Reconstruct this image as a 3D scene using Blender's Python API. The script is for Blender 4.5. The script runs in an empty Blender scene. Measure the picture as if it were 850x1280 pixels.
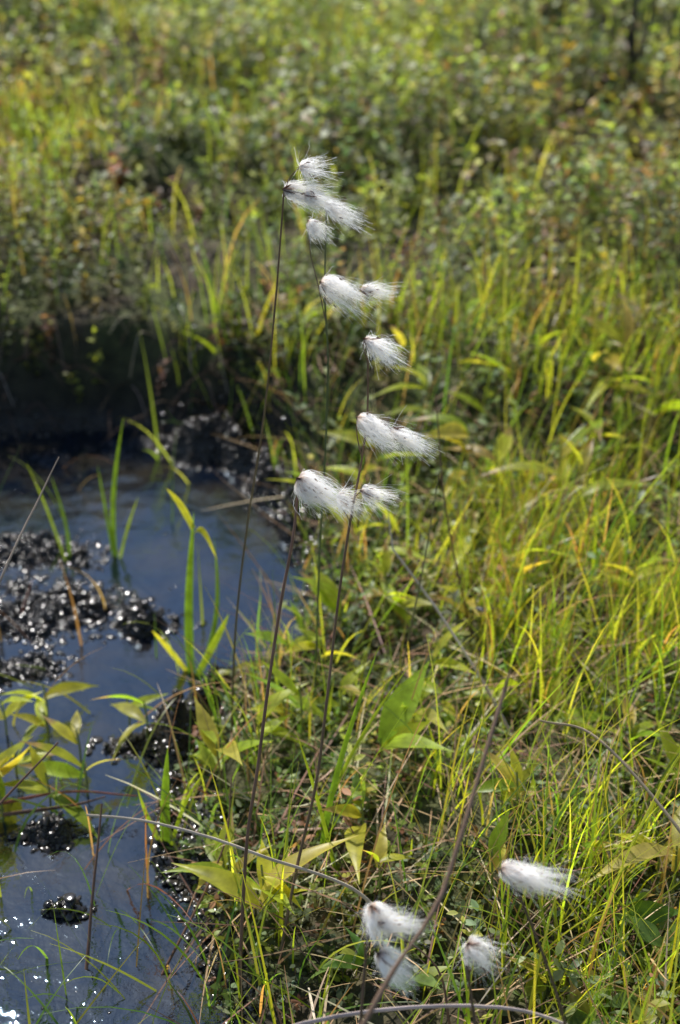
import bpy, math, numpy as np
from mathutils import Vector
rng = np.random.default_rng(7)
sc = bpy.context.scene
sc.view_settings.view_transform = 'Standard'
sc.view_settings.look = 'None'
sc.view_settings.exposure = 0
AZ=math.radians(-28); EL=math.radians(52)
sd=Vector((math.sin(AZ)*math.cos(EL),math.cos(AZ)*math.cos(EL),math.sin(EL)))
SUN=np.array(sd[:])
GAIN=1.45

# ------------------------------------------------------------ noise + terrain
def vn(x, y, s=0.0):
    xi = np.floor(x); yi = np.floor(y); fx = x-xi; fy = y-yi
    fx = fx*fx*(3-2*fx); fy = fy*fy*(3-2*fy)
    def h(a, b):
        v = np.sin(a*127.1+b*311.7+s*74.7)*43758.5453
        return v-np.floor(v)
    return (h(xi,yi)*(1-fx)+h(xi+1,yi)*fx)*(1-fy)+(h(xi,yi+1)*(1-fx)+h(xi+1,yi+1)*fx)*fy
def fbm(x, y, s=0.0, o=3):
    r = 0; a = .5; t = 0
    for i in range(o):
        r = r+a*vn(x*2**i+i*13.7, y*2**i+i*7.3, s+i); t += a; a *= .5
    return r/t
def ss(a, b, x):
    t = np.clip((x-a)/(b-a), 0, 1); return t*t*(3-2*t)

POOL = np.array([(-3,2.05),(-1.0,2.02),(-.526,1.97),(-.34,1.99),(-.153,1.93),(-.089,1.85),(-.05,1.72),(-.037,1.604),
 (-.034,1.44),(-.107,1.324),(-.15,1.22),(-.154,1.13),(-.144,1.017),(-.11,.87),(-.09,.75),(-.2,.3),(-.6,0),(-3,-.2)])
def pool_d(x, y):
    x = np.asarray(x,float); y = np.asarray(y,float)
    best = np.full(x.shape, 1e9); ins = np.zeros(x.shape, bool)
    n = len(POOL)
    for i in range(n):
        ax, ay = POOL[i]; bx, by = POOL[(i+1)%n]
        dx, dy = bx-ax, by-ay
        t = np.clip(((x-ax)*dx+(y-ay)*dy)/(dx*dx+dy*dy), 0, 1)
        best = np.minimum(best, np.hypot(x-ax-t*dx, y-ay-t*dy))
        if ay != by:
            c = ((ay > y) != (by > y)) & (x < (bx-ax)*(y-ay)/(by-ay)+ax)
            ins ^= c
    return np.where(ins, -best, best)
MUD = [(-.36,1.49,.16,.11),(-.24,1.45,.09,.05),(-.42,1.62,.15,.07),(-.40,1.36,.12,.05),(-.10,1.29,.10,.05),(-.19,1.22,.11,.04),(-.30,1.08,.06,.03),
       (-.58,1.35,.18,.14),(-.52,1.05,.12,.06),(-.20,1.89,.13,.055),(-.09,1.80,.06,.06),(-.06,1.70,.03,.06),(-.14,1.10,.04,.07),(-.26,.98,.04,.02)]
def mudmask(x, y):
    m = np.zeros(np.shape(x))
    for a,b,c,d in MUD:
        m = np.maximum(m, np.exp(-(((x-a)/c)**2+((y-b)/d)**2)))
    return m
def H(x, y):
    x = np.asarray(x,float); y = np.asarray(y,float)
    d = pool_d(x,y)
    d2 = d+(fbm(x*7,y*7,3)-.5)*.06
    h = -.06*ss(0,.07,-d2)
    h = h+.032*ss(-.01,.05,d2)+.02*ss(.05,.4,d2)
    far = ss(1.7,1.95,y)
    h = h+(.085+.03*ss(.1,-.1,x))*ss(0,.08,d2)*far
    h = h+(fbm(x*1.7,y*1.7,5)-.45)*.20*ss(1.9,3.2,y)
    h = h+(fbm(x*3.6,y*3.6,15,2)-.45)*.16*ss(2.0,2.6,y)
    h = h+(fbm(x*7,y*7,9)-.4)*.055*ss(.02,.2,d2)
    h = h+(fbm(x*38,y*38,2)-.5)*.014
    m = mudmask(x,y)*ss(-.0,-.02,d2)
    h = h+m*(.076+(fbm(x*24,y*24,6)-.5)*.07+(fbm(x*90,y*90,8)-.5)*.022)
    return h

# ------------------------------------------------------------ materials
def new_mat(name):
    m = bpy.data.materials.new(name); m.use_nodes = True
    nt = m.node_tree; nt.nodes.clear()
    return m, nt, nt.nodes.new('ShaderNodeOutputMaterial')
def leaf_mat(name, rough=.4, trans=.5, spec=.5, tint=(1.25,1.3,.5), noise=0):
    m, nt, out = new_mat(name); N = nt.nodes; L = nt.links
    a = N.new('ShaderNodeAttribute'); a.attribute_name = 'Col'
    src = a.outputs['Color']
    if noise:
        tc = N.new('ShaderNodeTexCoord')
        nz = N.new('ShaderNodeTexNoise'); nz.inputs['Scale'].default_value = noise; nz.inputs['Detail'].default_value = 3
        L.new(tc.outputs['Object'], nz.inputs['Vector'])
        mr = N.new('ShaderNodeMapRange'); mr.inputs[1].default_value=.3; mr.inputs[2].default_value=.7; mr.inputs[3].default_value = .65; mr.inputs[4].default_value = 1.3
        L.new(nz.outputs['Fac'], mr.inputs[0])
        mul = N.new('ShaderNodeVectorMath'); mul.operation = 'SCALE'
        L.new(src, mul.inputs[0]); L.new(mr.outputs[0], mul.inputs['Scale']); src = mul.outputs[0]
    p = N.new('ShaderNodeBsdfPrincipled'); p.inputs['Roughness'].default_value = rough
    p.inputs['Specular IOR Level'].default_value = spec
    L.new(src, p.inputs['Base Color'])
    t = N.new('ShaderNodeBsdfTranslucent')
    tm = N.new('ShaderNodeVectorMath'); tm.operation = 'MULTIPLY'; tm.inputs[1].default_value = tint
    L.new(src, tm.inputs[0]); L.new(tm.outputs[0], t.inputs['Color'])
    mx = N.new('ShaderNodeMixShader'); mx.inputs[0].default_value = trans
    L.new(p.outputs[0], mx.inputs[1]); L.new(t.outputs[0], mx.inputs[2]); L.new(mx.outputs[0], out.inputs[0])
    return m
M_grass = leaf_mat('grass_blade', .3, .58, .8, (1.8,1.8,.75))
M_leaf = leaf_mat('broad_leaf', .38, .6, .45, (1.8,1.75,.65), noise=70)
M_shrub = leaf_mat('shrub_leaf', .42, .5, .34, (1.75,1.8,.75))
M_dry = leaf_mat('dry_stalk', .6, .12, .3, (1.2,1,.8))
M_stem = leaf_mat('green_stem', .5, .1, .4, (1.2,1.2,.7))
def cotton_mat():
    m, nt, out = new_mat('cotton_hair'); N = nt.nodes; L = nt.links
    a = N.new('ShaderNodeAttribute'); a.attribute_name = 'Col'
    d = N.new('ShaderNodeBsdfDiffuse'); t = N.new('ShaderNodeBsdfTranslucent')
    tm = N.new('ShaderNodeVectorMath'); tm.operation = 'MULTIPLY'; tm.inputs[1].default_value = (1.34,1.32,1.29)
    L.new(a.outputs['Color'], d.inputs[0]); L.new(a.outputs['Color'], tm.inputs[0]); L.new(tm.outputs[0], t.inputs[0])
    mx = N.new('ShaderNodeMixShader'); mx.inputs[0].default_value=.6
    L.new(d.outputs[0], mx.inputs[1]); L.new(t.outputs[0], mx.inputs[2]); L.new(mx.outputs[0], out.inputs[0]); return m
M_cotton = cotton_mat()

def terrain_mat():
    m, nt, out = new_mat('bog_ground'); N = nt.nodes; L = nt.links
    a = N.new('ShaderNodeAttribute'); a.attribute_name = 'Col'
    w = N.new('ShaderNodeAttribute'); w.attribute_name = 'Wet'
    tc = N.new('ShaderNodeTexCoord')
    nz = N.new('ShaderNodeTexNoise'); nz.inputs['Scale'].default_value = 45; nz.inputs['Detail'].default_value = 8
    L.new(tc.outputs['Object'], nz.inputs['Vector'])
    n2 = N.new('ShaderNodeTexNoise'); n2.inputs['Scale'].default_value = 190; n2.inputs['Detail'].default_value = 5
    L.new(tc.outputs['Object'], n2.inputs['Vector'])
    mr = N.new('ShaderNodeMapRange'); mr.inputs[1].default_value=.3; mr.inputs[2].default_value=.7; mr.inputs[3].default_value = .3; mr.inputs[4].default_value = 1.6
    L.new(nz.outputs['Fac'], mr.inputs[0])
    mul = N.new('ShaderNodeVectorMath'); mul.operation = 'SCALE'
    L.new(a.outputs['Color'], mul.inputs[0]); L.new(mr.outputs[0], mul.inputs['Scale'])
    p = N.new('ShaderNodeBsdfPrincipled')
    L.new(mul.outputs[0], p.inputs['Base Color'])
    r = N.new('ShaderNodeMapRange'); r.inputs[3].default_value = .9; r.inputs[4].default_value = .2
    L.new(w.outputs['Fac'], r.inputs[0]); L.new(r.outputs[0], p.inputs['Roughness'])
    ad = N.new('ShaderNodeMath'); ad.operation = 'ADD'
    L.new(nz.outputs['Fac'], ad.inputs[0]); L.new(n2.outputs['Fac'], ad.inputs[1])
    b = N.new('ShaderNodeBump'); b.inputs['Strength'].default_value = .9; b.inputs['Distance'].default_value = .006
    L.new(ad.outputs[0], b.inputs['Height']); L.new(b.outputs[0], p.inputs['Normal'])
    L.new(p.outputs[0], out.inputs[0]); return m
def peat_mat():
    m, nt, out = new_mat('wet_peat'); N = nt.nodes; L = nt.links
    tc = N.new('ShaderNodeTexCoord')
    nz = N.new('ShaderNodeTexNoise'); nz.inputs['Scale'].default_value = 60
    L.new(tc.outputs['Object'], nz.inputs['Vector'])
    cr = N.new('ShaderNodeValToRGB')
    cr.color_ramp.elements[0].position=.35; cr.color_ramp.elements[0].color=(.012,.010,.009,1)
    cr.color_ramp.elements[1].position=.75; cr.color_ramp.elements[1].color=(.07,.055,.04,1)
    L.new(nz.outputs['Fac'], cr.inputs[0])
    p = N.new('ShaderNodeBsdfPrincipled'); p.inputs['Roughness'].default_value = .17; p.inputs['IOR'].default_value=1.6
    L.new(cr.outputs[0], p.inputs['Base Color']); L.new(p.outputs[0], out.inputs[0]); return m
def water_mat():
    m, nt, out = new_mat('bog_water'); N = nt.nodes; L = nt.links
    tc = N.new('ShaderNodeTexCoord')
    nz = N.new('ShaderNodeTexNoise'); nz.inputs['Scale'].default_value = 20; nz.inputs['Detail'].default_value = 5
    L.new(tc.outputs['Object'], nz.inputs['Vector'])
    b = N.new('ShaderNodeBump'); b.inputs['Strength'].default_value = .5; b.inputs['Distance'].default_value = .008
    L.new(nz.outputs['Fac'], b.inputs['Height'])
    p = N.new('ShaderNodeBsdfPrincipled')
    n3 = N.new('ShaderNodeTexNoise'); n3.inputs['Scale'].default_value = 11; n3.inputs['Detail'].default_value = 6
    L.new(tc.outputs['Object'], n3.inputs['Vector'])
    cr = N.new('ShaderNodeValToRGB')
    cr.color_ramp.elements[0].position=.42; cr.color_ramp.elements[0].color=(.004,.007,.014,1)
    cr.color_ramp.elements[1].position=.72; cr.color_ramp.elements[1].color=(.035,.028,.018,1)
    L.new(n3.outputs['Fac'], cr.inputs[0]); L.new(cr.outputs[0], p.inputs['Base Color'])
    p.inputs['Roughness'].default_value=.03; p.inputs['IOR'].default_value=2.1
    p.inputs['Specular Tint'].default_value=(.60,.80,1,1)
    L.new(b.outputs[0], p.inputs['Normal']); L.new(p.outputs[0], out.inputs[0]); return m
M_ground = terrain_mat(); M_peat = peat_mat(); M_water = water_mat()

# ------------------------------------------------------------ mesh accumulator
class Acc:
    def __init__(s): s.v=[]; s.f=[]; s.c=[]; s.m=[]; s.n=0
    def add(s, v, f, c, mat=0):
        s.v.append(v); s.f.append(f+s.n); s.c.append(c); s.m.append(np.full(len(f),mat)); s.n += len(v)
    def build(s, name, mats, smooth=True, parent=None):
        v=np.concatenate(s.v).astype(np.float32); f=np.concatenate(s.f).astype(np.int32)
        c=np.concatenate(s.c).astype(np.float32); mi=np.concatenate(s.m).astype(np.int32)
        me=bpy.data.meshes.new(name)
        me.vertices.add(len(v)); me.vertices.foreach_set('co', v.ravel())
        me.loops.add(len(f)*4); me.loops.foreach_set('vertex_index', f.ravel())
        me.polygons.add(len(f)); me.polygons.foreach_set('loop_start', np.arange(len(f),dtype=np.int32)*4)
        me.polygons.foreach_set('material_index', mi)
        me.polygons.foreach_set('use_smooth', np.full(len(f),smooth))
        at=me.attributes.new('Col','FLOAT_COLOR','POINT')
        at.data.foreach_set('color', np.concatenate([c,np.ones((len(c),1),np.float32)],1).ravel())
        for m in mats: me.materials.append(m)
        me.update(calc_edges=True)
        o=bpy.data.objects.new(name, me); sc.collection.objects.link(o)
        if parent: o.parent=parent
        return o
def norm(v): return v/np.maximum(np.linalg.norm(v,axis=-1,keepdims=True),1e-9)
def grid_faces(N,K,C):
    k=np.arange(K-1)[:,None]; c=np.arange(C-1)[None,:]
    b=k*C+c
    q=np.stack([b,b+1,b+C+1,b+C],-1).reshape(-1,4)
    return (q[None]+(np.arange(N)*K*C)[:,None,None]).reshape(-1,4)
def blades(acc, B, L, W, az, lean, bend, col, tip=None, K=6, mat=0, face=None):
    N=len(B); s=np.linspace(0,1,K)
    u=np.stack([np.cos(az),np.sin(az),np.zeros(N)],-1)
    ang=lean[:,None]+bend[:,None]*s[None]**1.5
    ds=L[:,None]/(K-1)
    hx=np.concatenate([np.zeros((N,1)),np.cumsum(np.sin(ang[:,:-1])*ds,1)],1)
    hz=np.concatenate([np.zeros((N,1)),np.cumsum(np.cos(ang[:,:-1])*ds,1)],1)
    P=B[:,None]+u[:,None]*hx[...,None]; P[...,2]+=hz
    fa=az+np.pi/2+rng.normal(0,.5,N) if face is None else face
    side=np.stack([np.cos(fa),np.sin(fa),np.zeros(N)],-1)
    w=W[:,None]*(1-s[None]**1.8)*(.55+.45*ss(0,.25,s)[None])*.5+.00012
    V=np.stack([P-side[:,None]*w[...,None],P+side[:,None]*w[...,None]],2)
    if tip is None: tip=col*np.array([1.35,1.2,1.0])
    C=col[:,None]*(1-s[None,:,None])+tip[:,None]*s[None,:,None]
    C=np.repeat(C[:,:,None],2,2)
    acc.add(V.reshape(-1,3),grid_faces(N,K,2),C.reshape(-1,3),mat)
def leaves(acc, P, D, Nn, L, W, col, prof=(.12,1,.06), fold=.25, curl=.0, mat=0, edge=None, ncol=3):
    N=len(P); K=len(prof); s=np.linspace(0,1,K)
    D=norm(D); S=norm(np.cross(D,Nn)); U=np.cross(S,D)
    pr=np.array(prof)
    c=P[:,None]+D[:,None]*(L[:,None]*s)[...,None]-U[:,None]*(np.asarray(curl).reshape(-1,1)*L[:,None]*s**2)[...,None]
    w=(W[:,None]*pr*.5)[...,None]
    if ncol==3: V=np.stack([c-S[:,None]*w+U[:,None]*w*fold, c, c+S[:,None]*w+U[:,None]*w*fold],2)
    else: V=np.stack([c-S[:,None]*w, c+S[:,None]*w],2)
    C=np.repeat(np.repeat(col[:,None,None],K,1),ncol,2).copy()
    if ncol==3: C[:,:,1]*=.8
    if edge is not None: C[:,-max(1,K//3):]=edge[:,None,None]
    acc.add(V.reshape(-1,3),grid_faces(N,K,ncol),C.reshape(-1,3),mat)
def smooth_path(pts, n=8):
    p=np.array(pts,float)
    q=np.vstack([2*p[0]-p[1],p,2*p[-1]-p[-2]]); out=[]
    for i in range(1,len(q)-2):
        for t in np.linspace(0,1,n,endpoint=False):
            a,b,c,d=q[i-1],q[i],q[i+1],q[i+2]
            out.append(.5*((2*b)+(-a+c)*t+(2*a-5*b+4*c-d)*t*t+(-a+3*b-3*c+d)*t**3))
    out.append(p[-1]); return np.array(out)
def tube(acc, pts, r0, r1, col, col2=None, mat=0, sides=7, n=8, wob=.0, flat=1.0):
    P=smooth_path(pts,n); K=len(P)
    if wob: P=P+np.cumsum(rng.normal(0,wob,(K,3)),0)*np.linspace(0,1,K)[:,None]*np.linspace(1,0,K)[:,None]*2
    T=norm(np.gradient(P,axis=0)); ref=np.array([.31,.9,.2])
    A=norm(np.cross(T,ref)); Bv=np.cross(T,A)
    s=np.linspace(0,1,K); r=(r0*(1-s)+r1*s)[:,None,None]
    th=np.linspace(0,2*np.pi,sides+1)[None,:,None]
    V=P[:,None]+r*(np.cos(th)*A[:,None]+flat*np.sin(th)*Bv[:,None])
    col=np.array(col,float); col2=col if col2 is None else np.array(col2,float)
    C=(col[None]*(1-s[:,None])+col2[None]*s[:,None])*(1+rng.normal(0,.1,(K,1)))
    C=np.repeat(C[:,None],sides+1,1)
    acc.add(V.reshape(-1,3),grid_faces(1,K,sides+1),np.clip(C,0,1).reshape(-1,3),mat)
def palette(n, cols, wts, jit=.2, gain=None):
    cols=np.array(cols); i=rng.choice(len(cols),n,p=np.array(wts)/sum(wts))
    c=cols[i]*(GAIN if gain is None else gain)*(1+rng.normal(0,jit,(n,1)))*(1+rng.normal(0,.07,(n,3)))
    return np.clip(c,.002,.7)
def twigs(acc, B, Ht, K, lL, lW, col, leafmat=0, stemmat=1, prof=(.12,1,.06), up=.35, leanmax=.7, ncol=3):
    N=len(B); az=rng.uniform(0,2*np.pi,N); lean=rng.uniform(0,leanmax,N)
    d=np.stack([np.cos(az)*np.sin(lean),np.sin(az)*np.sin(lean),np.cos(lean)],-1)
    blades(acc,B,Ht,np.full(N,.0016),az,lean,np.zeros(N),np.tile([.08,.055,.035],(N,1)),K=3,mat=stemmat)
    s=(np.arange(K)+.7)/K
    s=np.clip(s[None]+rng.normal(0,.05,(N,K)),.1,1.02)
    P=B[:,None]+d[:,None]*(Ht[:,None]*s)[...,None]
    la=rng.uniform(0,6.28,(N,1))+np.arange(K)[None]*2.4+rng.normal(0,.4,(N,K))
    el=up+rng.normal(0,.45,(N,K))
    D=np.stack([np.cos(la)*np.cos(el),np.sin(la)*np.cos(el),np.sin(el)],-1)
    Nn=np.stack([-np.cos(la)*np.sin(el),-np.sin(la)*np.sin(el),np.cos(el)],-1)+rng.normal(0,.35,(N,K,3))
    P=P.reshape(-1,3); D=D.reshape(-1,3); Nn=Nn.reshape(-1,3)
    M=N*K; sz=rng.uniform(.6,1.25,M)
    LL=np.repeat(np.broadcast_to(lL,(N,)),K); LW=np.repeat(np.broadcast_to(lW,(N,)),K)
    tip_lit=np.tile(np.linspace(.45,1.35,K),N)[:,None]  # light painted in: low leaves darkened, tip leaves brightened
    c=np.repeat(col,K,0)*(1+rng.normal(0,.3,(M,1)))*tip_lit
    leaves(acc,P,D,Nn,LL*sz,LW*sz,np.clip(c,.003,.7),prof=prof,mat=leafmat,curl=rng.uniform(0,.3,M),ncol=ncol)
def on_ground(x,y,dz=-.003):
    return np.stack([x,y,H(x,y)+dz],-1)

# ------------------------------------------------------------ ground
def axis(lo,hi,step,far_lo,far_hi,g=1.055):
    core=list(np.arange(lo,hi,step)); s=step; a=[]; x=core[-1]
    while x<far_hi: s*=g; x+=s; a.append(x)
    s=step; b=[]; x=core[0]
    while x>far_lo: s*=g; x-=s; b.append(x)
    return np.array(b[::-1]+core+a)
xs=axis(-.75,.75,.007,-150,150); ys=axis(.55,2.3,.007,-60,220,1.045)
X,Y=np.meshgrid(xs,ys); Z=H(X,Y)
A=Acc(); V=np.stack([X,Y,Z],-1).reshape(-1,3)
d=pool_d(X,Y)
n1=fbm(X*4,Y*4,21); n2=fbm(X*17,Y*17,22)
moss=np.array([.07,.085,.022]); brown=np.array([.07,.048,.028]); peat=np.array([.018,.014,.010]); farc=np.array([.10,.12,.035])
k=ss(.35,.65,n1*.5+n2*.5)[...,None]
C=moss*k+brown*(1-k)
fk=ss(7,14,Y)[...,None]; C=C*(1-fk)+(farc*(.6+.8*n1[...,None]))*fk
wet=ss(.04,.0,d)*ss(.04,.015,Z)
pk=np.maximum(ss(.07+.05*ss(1.8,1.95,Y),.01,d),0)[...,None]; C=C*(1-pk)+peat*pk  # dark peat rim, widened on the far bank to paint in its shade
A.add(V,grid_faces(1,len(ys),len(xs)),C.reshape(-1,3),0)
g=A.build('ground',[M_ground])
wa=g.data.attributes.new('Wet','FLOAT','POINT'); wa.data.foreach_set('value',wet.ravel().astype(np.float32))

# water sheet
A=Acc(); wx=np.linspace(-3,.02,60); wy=np.linspace(-.25,2.12,50); WX,WY=np.meshgrid(wx,wy)
A.add(np.stack([WX,WY,np.zeros_like(WX)],-1).reshape(-1,3),grid_faces(1,50,60),np.zeros((3000,3)),0)
A.build('bog_pool_water',[M_water])

# ------------------------------------------------------------ wet peat crumbs
def blob_tpl(K=5,Cn=7,p0=.15):
    ph=np.linspace(p0,np.pi-p0,K); th=np.linspace(0,2*np.pi,Cn)
    P,T=np.meshgrid(ph,th,indexing='ij')
    return np.stack([np.sin(P)*np.cos(T),np.sin(P)*np.sin(T),np.cos(P)],-1).reshape(-1,3)
tpl=blob_tpl()
def rot(V,ax,a):
    c,s=np.cos(a)[:,None,None],np.sin(a)[:,None,None]; k=ax[:,None]
    return V*c+np.cross(np.broadcast_to(k,V.shape),V)*s+k*(np.sum(k*V,-1,keepdims=True))*(1-c)
def crumbs(acc,x,y,r,dz=0,flat=False):
    N=len(x); B=np.stack([x,y,np.maximum(H(x,y),-.002)+dz],-1)
    if flat:
        T=blob_tpl(9,13,.02)
        V=T[None]*(r[:,None,None]*np.array([1,1,.24])*rng.uniform(.75,1.25,(N,1,3)))
        V=rot(V,norm(np.concatenate([rng.normal(0,1,(N,2)),np.zeros((N,1))],1)),rng.normal(0,.2,N)); K,Cn=9,13
    else:
        V=tpl[None]*(r[:,None,None]*rng.uniform(.5,1.5,(N,1,3)))
        V=rot(V,norm(rng.normal(0,1,(N,3))),rng.uniform(0,3.14,N)); K,Cn=5,7
    acc.add((V+B[:,None]).reshape(-1,3),grid_faces(N,K,Cn),np.zeros((N*K*Cn,3))+.02,0)
A=Acc()
n=90000; x=rng.uniform(-.75,.02,n); y=rng.uniform(.75,2.0,n)
h=H(x,y); dd=pool_d(x,y); m=mudmask(x,y)
keep=(((m>.12)&(h>-.016)&(dd<.02)&(rng.random(n)<.45))|((np.abs(dd)<.035)&(rng.random(n)<.3)&(h>-.008)))
x,y=x[keep],y[keep]
crumbs(A,x,y,rng.uniform(.0012,.0042,len(x)))
i=rng.random(len(x))<.20
crumbs(A,x[i],y[i],rng.uniform(.0015,.0055,i.sum()),.0032,True)  # flattened wet blobs added to give the mud larger sun glints
n=1500; x=rng.uniform(-.6,-.05,n); y=rng.uniform(.85,1.97,n); kk=(pool_d(x,y)<-.01)&(fbm(x*12,y*12,66)>.5); x,y=x[kk],y[kk]
crumbs(A,x,y,rng.uniform(.001,.003,len(x)))
A.build('wet_peat_clumps',[M_peat])

# ------------------------------------------------------------ background shrubs
A=Acc()
tot=0
SX,SY=.672,3.37
def corridor(x,y): return (np.abs(x-.2*y)<.10)&(y>2.8)&(y<3.38)
for (y0,y1,dens,K,sz,nc) in [(1.92,2.6,1800,13,.015,3),(2.6,4.0,1000,12,.021,2),(4,6.2,580,11,.026,2),(6.2,11,120,10,.036,2)]:
    area=(y1-y0)*2*(.31*(y0+y1)/2+.25); n=int(area*dens)
    y=rng.uniform(y0,y1,n); x=rng.uniform(-1,1,n)*(.31*y+.25)
    dd=pool_d(x,y); nm=fbm(x*3.6,y*3.0,31)
    keep=(dd>.03)&(rng.random(n)<.36+1.2*ss(.36,.56,nm))
    keep&=~((x>.0)&(y<1.98+.06*np.sin(x*9)))
    x,y,nm=x[keep],y[keep],nm[keep]; N=len(x); tot+=N
    tone=fbm(x*3.3,y*3.3,40); t2=fbm(x*5,y*5,44); sp=fbm(x*2.1,y*2.1,47)
    col=palette(N,[(.14,.175,.07),(.20,.23,.055),(.23,.25,.16),(.28,.28,.06),(.22,.12,.07),(.30,.24,.17)],[32,25,19,13,6,7])*(.35+1.2*tone[:,None])*(1+.10*ss(2.5,5,y))[:,None]
    red=(sp>.62)&(rng.random(N)<.4); col[red]=col[red]*np.array([1.1,.72,.7])
    hgt=(rng.uniform(.04,.11,N)+.11*ss(.45,.65,nm))*(1+y*.02)
    hgt=np.where(corridor(x,y),hgt*.45,hgt)
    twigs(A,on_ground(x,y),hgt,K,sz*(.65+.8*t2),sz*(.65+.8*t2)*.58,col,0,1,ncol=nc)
A.build('dwarf_shrubs',[M_shrub,M_dry])
print('shrub twigs',tot)

A=Acc()
x=rng.normal(-.26,.16,110); y=rng.normal(4.5,.13,110)
twigs(A,on_ground(x,y),rng.uniform(.15,.32,110),12,.03,.014,palette(110,[(.16,.2,.13),(.2,.23,.17)],[1,1]),0,1)
mw=leaf_mat('glossy_willow_leaf',.22,.2,.9)
A.build('willow_shrub',[mw,M_dry])

# ------------------------------------------------------------ background grass
YG=[(.24,.29,.045),(.17,.23,.035),(.31,.31,.07),(.11,.17,.035),(.30,.22,.11)]
A=Acc()
n=2600; y=rng.uniform(2.0,9.5,n); x=rng.uniform(-1,1,n)*(.35*y+.3)
nm=fbm(x*1.5,y*1.2,51)+ss(3.6,5.4,y)*.10+.03*ss(0,.4,x)-.08*ss(0,-.4,x)-.06*ss(3.4,2,y)
keep=(nm>.52)&(pool_d(x,y)>.05)&(rng.random(n)<.12+(nm-.52)*3.5)&~corridor(x,y)
x,y=x[keep],y[keep]; nt_=len(x); per=12
tb=np.repeat(np.stack([x,y],-1),per,0)+rng.normal(0,.035,(nt_*per,2)); N=len(tb)
L=rng.uniform(.08,.21,N)
c=palette(N,YG,[30,25,15,15,15])*np.repeat(rng.uniform(.6,1.2,(nt_,1)),per,0)
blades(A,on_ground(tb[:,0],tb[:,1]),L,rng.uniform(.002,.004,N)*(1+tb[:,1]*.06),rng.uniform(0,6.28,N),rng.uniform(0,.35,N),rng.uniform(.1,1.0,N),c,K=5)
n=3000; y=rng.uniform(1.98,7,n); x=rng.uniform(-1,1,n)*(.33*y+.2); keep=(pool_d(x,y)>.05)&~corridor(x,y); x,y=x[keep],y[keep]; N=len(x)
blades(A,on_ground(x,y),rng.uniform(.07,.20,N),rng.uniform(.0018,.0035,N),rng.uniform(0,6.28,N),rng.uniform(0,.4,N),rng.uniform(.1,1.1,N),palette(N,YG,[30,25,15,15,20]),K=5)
A.build('background_grass',[M_grass])
print('bg tufts',nt_)

# ------------------------------------------------------------ near grass on right bank
A=Acc()
NG=[(.26,.30,.03),(.16,.23,.028),(.36,.36,.055),(.09,.16,.03),(.33,.21,.10)]
n=1350; x=rng.uniform(-.15,.8,n); y=rng.uniform(.55,2.12,n)
dd=pool_d(x,y)
dens=.12+.85*ss(.02,.2,x-.02)
dens*=np.where(y<.9,.55,1.0)*(1-.45*ss(1.45,1.8,y))
nm=fbm(x*4.5,y*4.5,61)
keep=(dd>.015)&(rng.random(n)<dens)&(nm>.41)
x,y=x[keep],y[keep]; nt_=len(x); per=9
tb=np.repeat(np.stack([x,y],-1),per,0)+rng.normal(0,.016,(nt_*per,2)); N=len(tb)
L=rng.uniform(.05,.18,N)*np.repeat(rng.uniform(.7,1.15,nt_),per)
c=palette(N,NG,[35,28,18,14,10])*np.repeat(rng.uniform(.65,1.15,(nt_,1)),per,0)
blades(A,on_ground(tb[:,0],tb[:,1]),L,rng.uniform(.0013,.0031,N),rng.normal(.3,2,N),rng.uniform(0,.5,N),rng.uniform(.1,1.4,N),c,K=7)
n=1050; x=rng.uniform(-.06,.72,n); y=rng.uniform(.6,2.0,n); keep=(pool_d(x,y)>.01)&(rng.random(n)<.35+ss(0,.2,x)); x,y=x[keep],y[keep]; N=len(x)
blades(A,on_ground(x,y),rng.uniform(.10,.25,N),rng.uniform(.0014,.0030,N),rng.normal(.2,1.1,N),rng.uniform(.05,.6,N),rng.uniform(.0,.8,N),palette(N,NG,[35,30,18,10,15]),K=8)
n=2100; x=rng.uniform(-.14,.8,n); y=rng.uniform(.6,2.1,n); keep=(pool_d(x,y)>.0); x,y=x[keep],y[keep]; N=len(x)
blades(A,on_ground(x,y,.008),rng.uniform(.05,.18,N),rng.uniform(.001,.0024,N),rng.uniform(0,6.28,N),rng.uniform(.8,1.5,N),rng.uniform(-.2,.5,N),palette(N,[(.3,.21,.12),(.12,.07,.045),(.42,.35,.24)],[4,4,2]),K=6,mat=1)
A.build('sedge_grass',[M_grass,M_dry])

A=Acc()
n=850; x=rng.uniform(-.62,-.06,n); y=rng.uniform(.62,1.9,n)
m=mudmask(x,y); keep=(rng.random(n)<np.where(y<1.12,.6,.07)+.2*m*(y<1.45)); x,y=x[keep],y[keep]; N=len(x)
B=np.stack([x,y,np.full(N,-.01)],-1)
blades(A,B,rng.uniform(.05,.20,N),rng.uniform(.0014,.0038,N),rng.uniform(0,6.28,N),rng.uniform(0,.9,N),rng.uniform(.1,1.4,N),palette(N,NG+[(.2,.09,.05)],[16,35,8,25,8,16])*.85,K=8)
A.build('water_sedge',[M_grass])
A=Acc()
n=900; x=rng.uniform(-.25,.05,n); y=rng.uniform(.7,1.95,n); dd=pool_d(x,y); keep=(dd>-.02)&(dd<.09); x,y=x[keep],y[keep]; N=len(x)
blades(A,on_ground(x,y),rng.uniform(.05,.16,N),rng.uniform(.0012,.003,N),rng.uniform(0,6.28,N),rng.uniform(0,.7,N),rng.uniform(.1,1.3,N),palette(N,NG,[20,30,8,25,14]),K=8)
A.build('pool_margin_grass',[M_grass])

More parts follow.
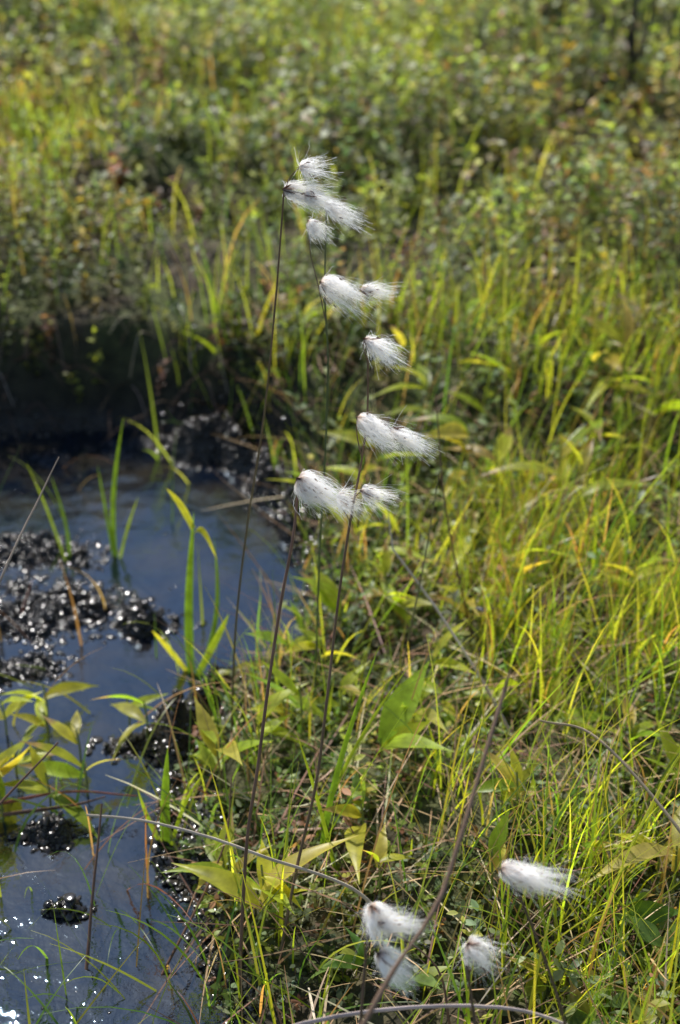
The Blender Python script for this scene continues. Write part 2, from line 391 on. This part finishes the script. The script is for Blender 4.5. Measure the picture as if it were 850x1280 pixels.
def shoot(name, specs):
    A=Acc()
    for b,t,w,bend,col in specs:
        b=np.array(b,float); t=np.array(t,float); K=14; s=np.linspace(0,1,K)[:,None]
        P=b*(1-s)+t*s+np.array(bend)*np.sin(s*np.pi*.5)*(1-s)*2
        side=norm(np.cross(norm(t-b),[0.15,.95,.1]))
        ww=w*.5*np.clip((1-s**3),0,1)*(.75+.25*ss(0,.3,s))
        up=np.array([0,-1,0.])
        V=np.stack([P-side*ww+up*ww*.35,P,P+side*ww+up*ww*.35],1)
        C=np.repeat((np.array(col)*(1+.5*s*np.array([1,.6,0])))[:,None],3,1).copy(); C[:,1]*=.75
        A.add(V.reshape(-1,3),grid_faces(1,K,3),C.reshape(-1,3),0)
    return A.build(name,[M_leaf])
G1=(.11,.20,.03); G2=(.19,.27,.035); Y1=(.42,.42,.06)
shoot('marsh_reed',[((-.175,1.355,-.01),(-.160,1.35,.222),.011,(-.006,0,0),G1),((-.172,1.35,-.01),(-.125,1.33,.10),.009,(.01,0,.02),G2),
  ((-.176,1.36,-.01),(-.215,1.34,.07),.008,(-.01,0,.02),Y1),((-.163,1.35,.19),(-.135,1.33,.170),.009,(.0,0,.03),Y1),((-.162,1.35,.2),(-.19,1.36,.245),.009,(0,0,.01),Y1),
  ((-.17,1.352,-.01),(-.145,1.40,.16),.006,(.02,0,0),G1)])
shoot('marsh_reed',[((-.298,1.611,-.01),(-.272,1.61,.21),.007,(-.012,0,0),G1),((-.300,1.612,-.01),(-.315,1.63,.13),.005,(.0,0,0),G1),((-.295,1.61,-.01),(-.26,1.6,.10),.004,(0,0,.01),G2)])
shoot('marsh_reed',[((-.36,1.60,-.01),(-.375,1.62,.12),.005,(.01,0,0),G1),((-.362,1.6,-.01),(-.40,1.6,.15),.004,(0,0,.02),G2)])
shoot('marsh_reed',[((-.173,1.06,-.01),(-.163,1.055,.135),.0105,(-.003,0,0),G1),((-.17,1.06,-.01),(-.195,1.05,.09),.006,(-.005,0,0),G2),((-.171,1.06,-.01),(-.13,1.03,.12),.004,(0,0,.02),G2)])
shoot('marsh_reed',[((-.02,1.0,.02),(.035,1.03,.27),.006,(-.012,0,.0),G1),((-.03,1.02,.02),(.07,1.08,.22),.004,(-.01,0,.02),G2),((.0,.98,.02),(-.04,1.0,.2),.004,(.0,0,.02),G2)])
shoot('marsh_reed',[((-.16,2.03,.06),(-.24,1.98,.17),.007,(0,0,.03),G2),((-.15,2.03,.06),(-.09,2.0,.25),.006,(0,0,.02),Y1),((-.16,2.03,.06),(-.15,2.0,.22),.006,(0,0,0),G2),((-.155,2.03,.06),(-.19,2.0,.22),.006,(0,0,0),G1)])

# ------------------------------------------------------------ broad-leaved plants
LP=(.18,.55,.85,1.0,.95,.78,.5,.2,.02)
YL=[(.38,.38,.045),(.30,.34,.035),(.38,.33,.07),(.24,.31,.03)]
def herb(x,y,n,L,W,h=.03,cols=None,name='marsh_leaf_plant'):
    A=Acc(); z=float(H(np.array([x]),np.array([y]))[0]); z=max(z,-.005)
    base=rng.choice([0.0,3.14])+rng.normal(0,.6)
    az=base+rng.normal(0,.8,n)+np.where(rng.random(n)<.35,3.0,0)
    el=rng.uniform(.1,1.1,n)
    tube(A,[(x,y,z-.01),(x+.002,y,z+h*.5),(x,y+.002,z+h)],.0013,.001,(.25,.29,.08),mat=1,n=4)
    P=np.stack([np.full(n,x),np.full(n,y),z+h*rng.uniform(.4,1.0,n)],-1)
    D=np.stack([np.cos(az)*np.cos(el),np.sin(az)*np.cos(el),np.sin(el)],-1)
    Nn=np.stack([-np.cos(az)*np.sin(el),-np.sin(az)*np.sin(el),np.cos(el)],-1)+rng.normal(0,.4,(n,3))
    cols=cols or YL
    c=palette(n,cols,[1]*len(cols),.1,1.5)
    e=np.where(rng.random((n,1))<.22,np.array([[.45,.30,.12]]),c*1.1)
    s=rng.uniform(.65,1.2,n)
    leaves(A,P,D,Nn,L*s,W*s,c,prof=LP,fold=rng.uniform(.2,.6),curl=rng.uniform(.1,.7,n),mat=0,edge=e)
    return A.build(name,[M_leaf,M_stem])
for a in [(-.345,1.17,3,.065,.017),(-.30,1.12,3,.065,.016),(-.37,1.24,3,.06,.018),(-.265,1.14,3,.06,.015),(-.32,1.22,3,.055,.015),(-.345,1.10,2,.06,.015),(-.28,1.19,2,.05,.013),(-.21,1.215,3,.055,.014),(-.235,1.25,2,.05,.012),
          (-.37,1.13,3,.06,.016),(-.33,1.27,3,.05,.014),(-.39,1.18,3,.06,.018),
          (-.085,1.155,4,.06,.022),(-.12,1.12,3,.055,.02),(-.06,1.20,3,.055,.017),(.04,1.11,3,.08,.026),(.06,1.15,2,.06,.02),
          (-.07,.91,3,.08,.022),(-.11,.98,3,.06,.016),(.02,1.02,3,.07,.02),(.19,1.22,3,.07,.018),(.22,1.18,3,.06,.018),(.10,1.25,3,.06,.016),(.0,1.40,3,.06,.018),(.04,1.5,3,.07,.016),
          (.26,1.32,3,.06,.018),(.15,1.36,3,.06,.018),(.33,1.42,3,.06,.018),(-.12,1.30,3,.05,.014),(-.02,1.30,3,.05,.016),(.0,1.22,3,.05,.016)]:
    herb(*a,h=.05)
for a in [(.279,1.60,5,.09,.022),(.30,1.56,4,.08,.022),(.166,1.65,4,.08,.024),(.20,1.62,3,.08,.022),(.394,1.82,4,.09,.022),(.43,1.78,3,.08,.022),(-.02,1.58,4,.08,.016),(.05,1.72,3,.07,.018),(.34,1.7,4,.08,.02),(.12,1.78,4,.07,.02)]:
    herb(*a,h=.12)
k=0
while k<52:
    x=rng.uniform(-.13,.45); y=rng.uniform(.9,1.95)
    if pool_d(np.array([x]),np.array([y]))[0]<.01: continue
    herb(x,y,int(rng.integers(2,4)),rng.uniform(.045,.07),rng.uniform(.012,.018),h=rng.uniform(.04,.09)); k+=1
DG=[(.10,.17,.045),(.14,.21,.05),(.26,.27,.06)]
for a in [(.24,.80,5,.045,.020),(.27,.85,5,.045,.02),(.20,.78,5,.045,.020),(.31,.80,4,.045,.020),(.25,.90,4,.045,.02),(.17,.83,4,.045,.02),(.02,.85,4,.04,.016),(.06,.82,4,.04,.015)]:
    herb(*a,h=.04,cols=DG,name='marsh_herb')
herb(.295,.93,3,.075,.02,h=.08,cols=[(.38,.32,.09),(.3,.3,.06)])

A=Acc()
n=9500; x=rng.uniform(-.18,.75,n); y=rng.uniform(.62,2.12,n); dd=pool_d(x,y)
keep=(dd>.0)&(fbm(x*9,y*9,71)>.38); x,y=x[keep],y[keep]; N=len(x)
tone=fbm(x*6,y*6,72)[:,None]
col=palette(N,[(.15,.19,.10),(.12,.16,.04),(.21,.235,.14),(.25,.28,.05),(.24,.12,.07)],[30,28,15,20,6],gain=1.2)*(.2+1.4*tone)
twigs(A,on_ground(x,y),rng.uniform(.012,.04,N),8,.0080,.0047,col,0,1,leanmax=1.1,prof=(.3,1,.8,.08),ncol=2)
A.build('cranberry_carpet',[M_shrub,M_dry])
A=Acc()
n=900; x=rng.uniform(-.1,.75,n); y=rng.uniform(.7,2.1,n); dd=pool_d(x,y)
keep=(dd>.03)&(fbm(x*4,y*4,81)>.44); x,y=x[keep],y[keep]; N=len(x)
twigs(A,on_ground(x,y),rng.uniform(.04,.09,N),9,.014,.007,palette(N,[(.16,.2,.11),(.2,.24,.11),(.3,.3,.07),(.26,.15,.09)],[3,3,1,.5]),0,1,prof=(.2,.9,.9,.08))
A.build('bog_bilberry',[M_shrub,M_dry])

# ------------------------------------------------------------ dry stalks
def stalk(pts,r0,r1,col,name='dry_grass_stalk',flat=.6):
    A=Acc(); tube(A,pts,r0,r1,col,mat=0,wob=.0003,flat=flat); return A.build(name,[M_dry])
TAN=(.62,.52,.41); BR=(.20,.11,.07); RD=(.38,.13,.07)
stalk([(-.235,1.004,.095),(-.18,.97,.12),(-.123,.941,.13),(-.0655,.9137,.13),(.0104,.906,.10),(.05,.90,.05)],.0015,.0022,TAN)
stalk([(.0569,1.306,.20),(.1042,1.263,.15),(.1567,1.196,.09),(.19,1.15,.04)],.0012,.0026,TAN)
stalk([(.05,1.32,.25),(.0569,1.306,.20)],.0004,.0012,TAN)
stalk([(.182,1.024,.19),(.2247,.973,.21),(.2878,.894,.17),(.34,.84,.10),(.38,.8,.03)],.0014,.0024,(.42,.32,.22))
stalk([(-.36,1.10,.02),(-.28,1.112,.028),(-.207,1.11,.025)],.0022,.001,RD)
stalk([(-.34,1.09,.018),(-.27,1.10,.022),(-.24,1.115,.02)],.0028,.001,BR)
stalk([(-.12,.70,.12),(-.026,.70,.172),(.071,.70,.19),(.151,.70,.178),(.22,.70,.12)],.0022,.0016,(.62,.50,.46))
stalk([(-.25,1.12,.41),(-.266,1.1,.381),(-.2985,1.05,.321),(-.36,1.0,.18),(-.40,.97,.0)],.0005,.0018,(.4,.3,.22))
stalk([(.1077,.75,.4304),(.0742,.68,.3595),(.058,.65,.3338),(.0219,.60,.3114),(-.03,.54,.22),(-.06,.50,.02)],.0014,.0022,(.27,.17,.11))
stalk([(.112,.755,.445),(.1077,.75,.4304)],.0004,.0014,(.27,.17,.11))
stalk([(-.215,.98,.13),(-.225,.93,.04),(-.23,.90,-.01)],.0010,.0020,BR)
stalk([(-.26,1.03,.16),(-.33,.98,.10),(-.40,.95,.0)],.0008,.0022,BR)
stalk([(-.10,1.02,.13),(-.11,.98,.07),(-.16,.90,.0)],.0006,.0014,BR)
stalk([(.10,.75,.02),(.085,.76,.10),(.07,.78,.15),(.0,.80,.19)],.0014,.0007,BR)
stalk([(.16,1.35,.02),(.12,1.38,.2),(.105,1.42,.33)],.0014,.0007,BR,'sedge_stalk',1)
stalk([(.05,1.2,.03),(.08,1.22,.2),(.10,1.26,.32)],.0012,.0006,(.2,.18,.07),'sedge_stalk',1)
stalk([(.30,1.0,.03),(.36,1.02,.18),(.40,1.06,.3)],.0012,.0006,(.3,.2,.1),'sedge_stalk',1)

A=Acc()
for i in range(150):
    x=rng.uniform(-.75,.35); y=float(np.interp(x,[-.8,-.526,-.34,-.153,-.089,.4],[2.0,1.97,1.99,1.93,1.9,2.05]))+rng.uniform(.0,.1)
    z=float(H(np.array([x]),np.array([y]))[0]); a=rng.uniform(-2.6,-.5); l=rng.uniform(.04,.12)
    tube(A,[(x,y,z),(x+math.cos(a)*l*.5,y+math.sin(a)*l*.4,z+rng.uniform(-.01,.025)),(x+math.cos(a)*l,y+math.sin(a)*l*.8,max(z-rng.uniform(.0,.06),.004))],.0014,.0005,palette(1,[(.20,.13,.09),(.08,.05,.035),(.36,.29,.22)],[2,4,1],gain=1)[0],n=4,sides=5)
A.build('dead_twigs',[M_dry])

# ------------------------------------------------------------ cottongrass
def tuft(A,O,dv,L,R,n=620):
    O=np.array(O,float); a=norm(np.array(dv,float)); b=norm(np.cross(a,[0,1,.2])); c=np.cross(a,b)
    L=L*1.03; R=R*.9
    K=9; s=np.linspace(0,1,K)
    nc=15; per=n//nc; n=nc*per
    cth=rng.uniform(0,6.28,nc); crho=np.sqrt(rng.random(nc)); cl=rng.uniform(.45,1.12,nc)
    stray=rng.random(nc)<.3
    crho=np.where(stray,crho*1.5,crho)
    lat=(b*np.cos(cth)[:,None]+c*np.sin(cth)[:,None])*(R*crho)[:,None]
    ci=np.repeat(np.arange(nc),per)
    j=rng.normal(0,1,(n,2))*.17*R
    off=lat[ci]+b*j[:,:1]+c*j[:,1:]
    Ln=L*cl[ci]*np.clip(rng.normal(.9,.2,n),.3,1.3)
    rs=(s**.6)*(1.3-.62*s)
    P=O+a*(Ln[:,None]*(s-.10*np.sin(s*3.14)))[...,None]+off[:,None]*rs[None,:,None]
    wv=rng.normal(0,.0015,(n,3)); ph=rng.uniform(0,6,n); fq=rng.uniform(4,9,n)
    P=P+wv[:,None]*np.sin(s[None]*fq[:,None]+ph[:,None])[...,None]*s[None,:,None]*1.3
    fl=np.where(rng.random(n)<.14,.0065,.0020)[:,None,None]
    P=P+rng.normal(0,1,(n,1,3))*fl*(s**1.6)[None,:,None]
    drift=rng.normal(0,.0034,(nc,3)); drift[:,2]-=.0012
    P=P+drift[ci][:,None]*(s**1.5)[None,:,None]
    P[...,2]-=(s**2)[None]*L*.08
    T=norm(np.gradient(P,axis=1))
    nn=norm(SUN[None]+rng.normal(0,.55,(n,3)))
    S=norm(np.cross(T,nn[:,None]))
    w=(.00018*(1-.6*s))[None,:,None]
    V=np.stack([P-S*w,P+S*w],2)
    tone=rng.uniform(.84,1.02,nc)[ci][:,None,None,None]*rng.uniform(.95,1.03,(n,1,1,1))
    C=np.full((n,K,2,3),.96)*tone*np.array([1,.992,.985])
    C[:,0]*=np.array([.6,.47,.37]); C[:,1]*=np.array([.93,.88,.83])
    A.add(V.reshape(-1,3),grid_faces(n,K,2),np.clip(C,0,.98).reshape(-1,3),0)
    k=16; th=rng.uniform(0,6.28,k); D=a+(b*np.cos(th)[:,None]+c*np.sin(th)[:,None])*rng.uniform(.1,.9,(k,1))
    leaves(A,np.tile(O-a*.001,(k,1)),D,norm(rng.normal(0,1,(k,3))),rng.uniform(.005,.014,k),rng.uniform(.0011,.0022,k),palette(k,[(.2,.09,.055),(.3,.17,.12)],[1,1],gain=1),prof=(.5,1,.7,.1),mat=1)
    k=12; q=rng.uniform(.1,.6,k); P0=O+a*(L*q)[:,None]+(b*rng.normal(0,1,(k,1))+c*rng.normal(0,1,(k,1)))*R*.6
    leaves(A,P0,a+rng.normal(0,.3,(k,3)),norm(rng.normal(0,1,(k,3))),np.full(k,.0042),np.full(k,.0012),np.tile([.18,.09,.055],(k,1)),prof=(.3,1,.5,.1),mat=1)
def cotton(stem,tufts,r0=.0013,r1=.0008,col=(.09,.07,.03),col2=(.10,.06,.04)):
    A=Acc()
    tube(A,stem,r0,r1,col,col2,mat=1,n=8)
    for O,dv,L,R,pt in tufts:
        O=np.array(O,float)
        if pt is not None:
            pt=np.array(pt,float); mid=(O+pt)/2+np.array([-.002,0,.003])
            tube(A,[pt,mid,O],.0005,.0004,col2,mat=1,n=4,sides=5)
        tuft(A,O,dv,L,R,int(500*(.55+.45*R/.009)))
    return A.build('cottongrass',[M_cotton,M_stem])
cotton([(-.116,1.187,-.01),(-.113,1.18,.068),(-.1044,1.18,.189),(-.0884,1.18,.31),(-.070,1.18,.421),(-.0564,1.18,.5386),(-.0476,1.18,.632)],
 [((-.0480,1.18,.634),(1,-.1,-.10),.036,.0095,None),((-.034,1.18,.653),(1,.1,.12),.022,.0075,(-.0478,1.18,.628)),((-.030,1.178,.631),(1,0,-.3),.020,.0075,(-.0478,1.18,.628))],
 col=(.16,.13,.05),col2=(.2,.12,.07))
Bt=[(-.0287,1.228,.0),(-.0242,1.22,.141),(-.0201,1.22,.2586),(-.0139,1.22,.367),(-.0112,1.22,.4594),(-.0138,1.22,.523),(-.012,1.22,.606)]
cotton(Bt,[((-.014,1.22,.609),(1,-.05,-.35),.028,.0072,None),((-.028,1.215,.595),(.75,-.1,-.6),.020,.0075,(-.026,1.217,.575)),
 ((-.0175,1.21,.540),(.9,-.1,-.42),.038,.0135,(-.0138,1.219,.515)),((.0190,1.21,.533),(1,0,-.18),.026,.0066,(-.0135,1.219,.52))],
 col=(.11,.15,.04),col2=(.15,.16,.07))
A=Acc(); tube(A,[(-.0135,1.219,.50),(-.020,1.218,.535),(-.0265,1.217,.565),(-.028,1.216,.594)],.0006,.0004,(.18,.12,.08),n=6,sides=5); A.build('cottongrass_stalklet',[M_stem])
Dt=[(-.0524,.88,.0),(-.0524,.88,.04),(-.0381,.91,.115),(-.0204,.93,.1965),(-.0114,.95,.266),(-.0053,.97,.3172),(.0013,.98,.3738),(.0096,.99,.4284),(.0172,1,.4704),(.0213,1,.5093),(.0214,1,.5569)]
cotton(Dt,[((.0185,1.0,.574),(.85,0,-.5),.025,.0085,(.0214,1,.555)),
 ((.0135,1.0,.508),(.9,-.1,-.42),.034,.0125,(.0172,1,.472)),((.0400,1.0,.498),(.92,0,-.42),.031,.0062,(.0190,1,.507)),
 ((-.002,.99,.443),(.9,0,-.35),.021,.0085,(.008,.989,.42)),((.0170,.99,.448),(1,0,-.12),.024,.0076,(.010,.989,.428))],
 r0=.0016,r1=.0008,col=(.2,.13,.07),col2=(.24,.14,.08))
Et=[(-.0863,.862,.0),(-.0863,.862,.04),(-.0783,.89,.1616),(-.0679,.91,.2308),(-.0585,.93,.2978),(-.0482,.95,.3625),(-.0379,.96,.4166),(-.0332,.97,.453)]
cotton(Et,[((-.0330,.97,.470),(.85,-.1,-.50),.038,.0165,(-.0332,.97,.452)),((-.0320,.972,.460),(.95,0,-.2),.026,.009,(-.0332,.97,.452))],
 r0=.0017,r1=.0011,col=(.21,.12,.075),col2=(.25,.13,.085))
cotton([(.19,.66,.03),(.16,.69,.18),(.128,.715,.27),(.112,.72,.300)],[((.110,.72,.302),(1,0,-.30),.036,.0105,None),((.118,.72,.300),(1,0,-.22),.034,.009,None)],col=(.2,.12,.07))
cotton([(.0,.60,.03),(.012,.66,.18),(.018,.69,.26),(.020,.70,.285)],[((.021,.70,.288),(.5,0,-.8),.024,.011,None),((.026,.70,.272),(1,0,.05),.028,.0095,(.020,.70,.28)),
  ((.026,.685,.258),(.7,0,-.75),.028,.0105,(.018,.69,.262))],col=(.2,.12,.07))
cotton([(.11,.62,.03),(.10,.67,.15),(.088,.70,.235),(.088,.70,.250)],[((.088,.70,.252),(.75,0,-.6),.026,.011,None)],col=(.2,.12,.07))

# ------------------------------------------------------------ bare sapling at upper right
A=Acc(); z0=float(H(np.array([SX]),np.array([SY]))[0]); print('z0',z0)
bk=(.03,.025,.022)
tube(A,[(SX,SY,z0-.03),(SX+.003,SY,z0+.1),(SX-.003,SY,z0+.25),(SX+.012,SY+.01,z0+.55),(SX,SY,z0+.9)],.0105,.003,bk,mat=1)
tube(A,[(SX,SY,.24),(SX+.028,SY,.30),(SX+.042,SY+.01,.40),(SX+.07,SY+.02,.62)],.0065,.002,bk,mat=1)
tube(A,[(SX,SY,.27),(SX-.015,SY,.33),(SX-.03,SY+.01,.44),(SX-.05,SY+.02,.60)],.0045,.0015,bk,mat=1)
for i in range(8):
    z=.34+i*.06; a=i*2.4+.2; l=.20*(1-i*.06)
    s0=np.array([SX,SY,z0+z]); e=s0+np.array([math.cos(a)*l*.45,math.sin(a)*l*.45,l*.9]); m_=(s0+e)/2+np.array([math.cos(a)*.02,math.sin(a)*.02,-.01])
    tube(A,[s0,m_,e],.003,.001,bk,mat=1,n=5,sides=5)
    k=6; t=rng.uniform(.3,1,k)[:,None]; P=s0*(1-t)+e*t
    leaves(A,P,rng.normal(0,1,(k,3)),rng.normal(0,1,(k,3)),np.full(k,.02),np.full(k,.012),palette(k,[(.07,.10,.03),(.10,.12,.04)],[1,1]),prof=(.2,1,.8,.1),mat=0)
A.build('birch_sapling',[M_shrub,M_stem])

# ------------------------------------------------------------ light, world, camera
l=bpy.data.lights.new('sun','SUN'); l.energy=5; l.angle=math.radians(.5); l.color=(1,.965,.91)
lo=bpy.data.objects.new('sun',l); lo.rotation_euler=sd.to_track_quat('Z','Y').to_euler(); lo.location=(0,0,5); sc.collection.objects.link(lo)
w=bpy.data.worlds.new('World'); sc.world=w; w.use_nodes=True; nt=w.node_tree
bg=nt.nodes.get('Background') or nt.nodes.new('ShaderNodeBackground')
sky=nt.nodes.new('ShaderNodeTexSky'); sky.sky_type='NISHITA'; sky.sun_disc=False
sky.dust_density=.5; sky.ozone_density=1.6
sky.sun_elevation=EL; sky.sun_rotation=AZ%(2*math.pi); nt.links.new(sky.outputs[0],bg.inputs[0]); bg.inputs[1].default_value=.135
cd=bpy.data.cameras.new('camera'); co=bpy.data.objects.new('camera',cd); sc.collection.objects.link(co)
co.location=(0,0,1); co.rotation_euler=(math.radians(60),0,0)
cd.sensor_fit='VERTICAL'; cd.sensor_height=36; cd.lens=50; cd.clip_start=.02; cd.clip_end=500
cd.dof.use_dof=True; cd.dof.focus_distance=1.17; cd.dof.aperture_fstop=4.6
sc.camera=co
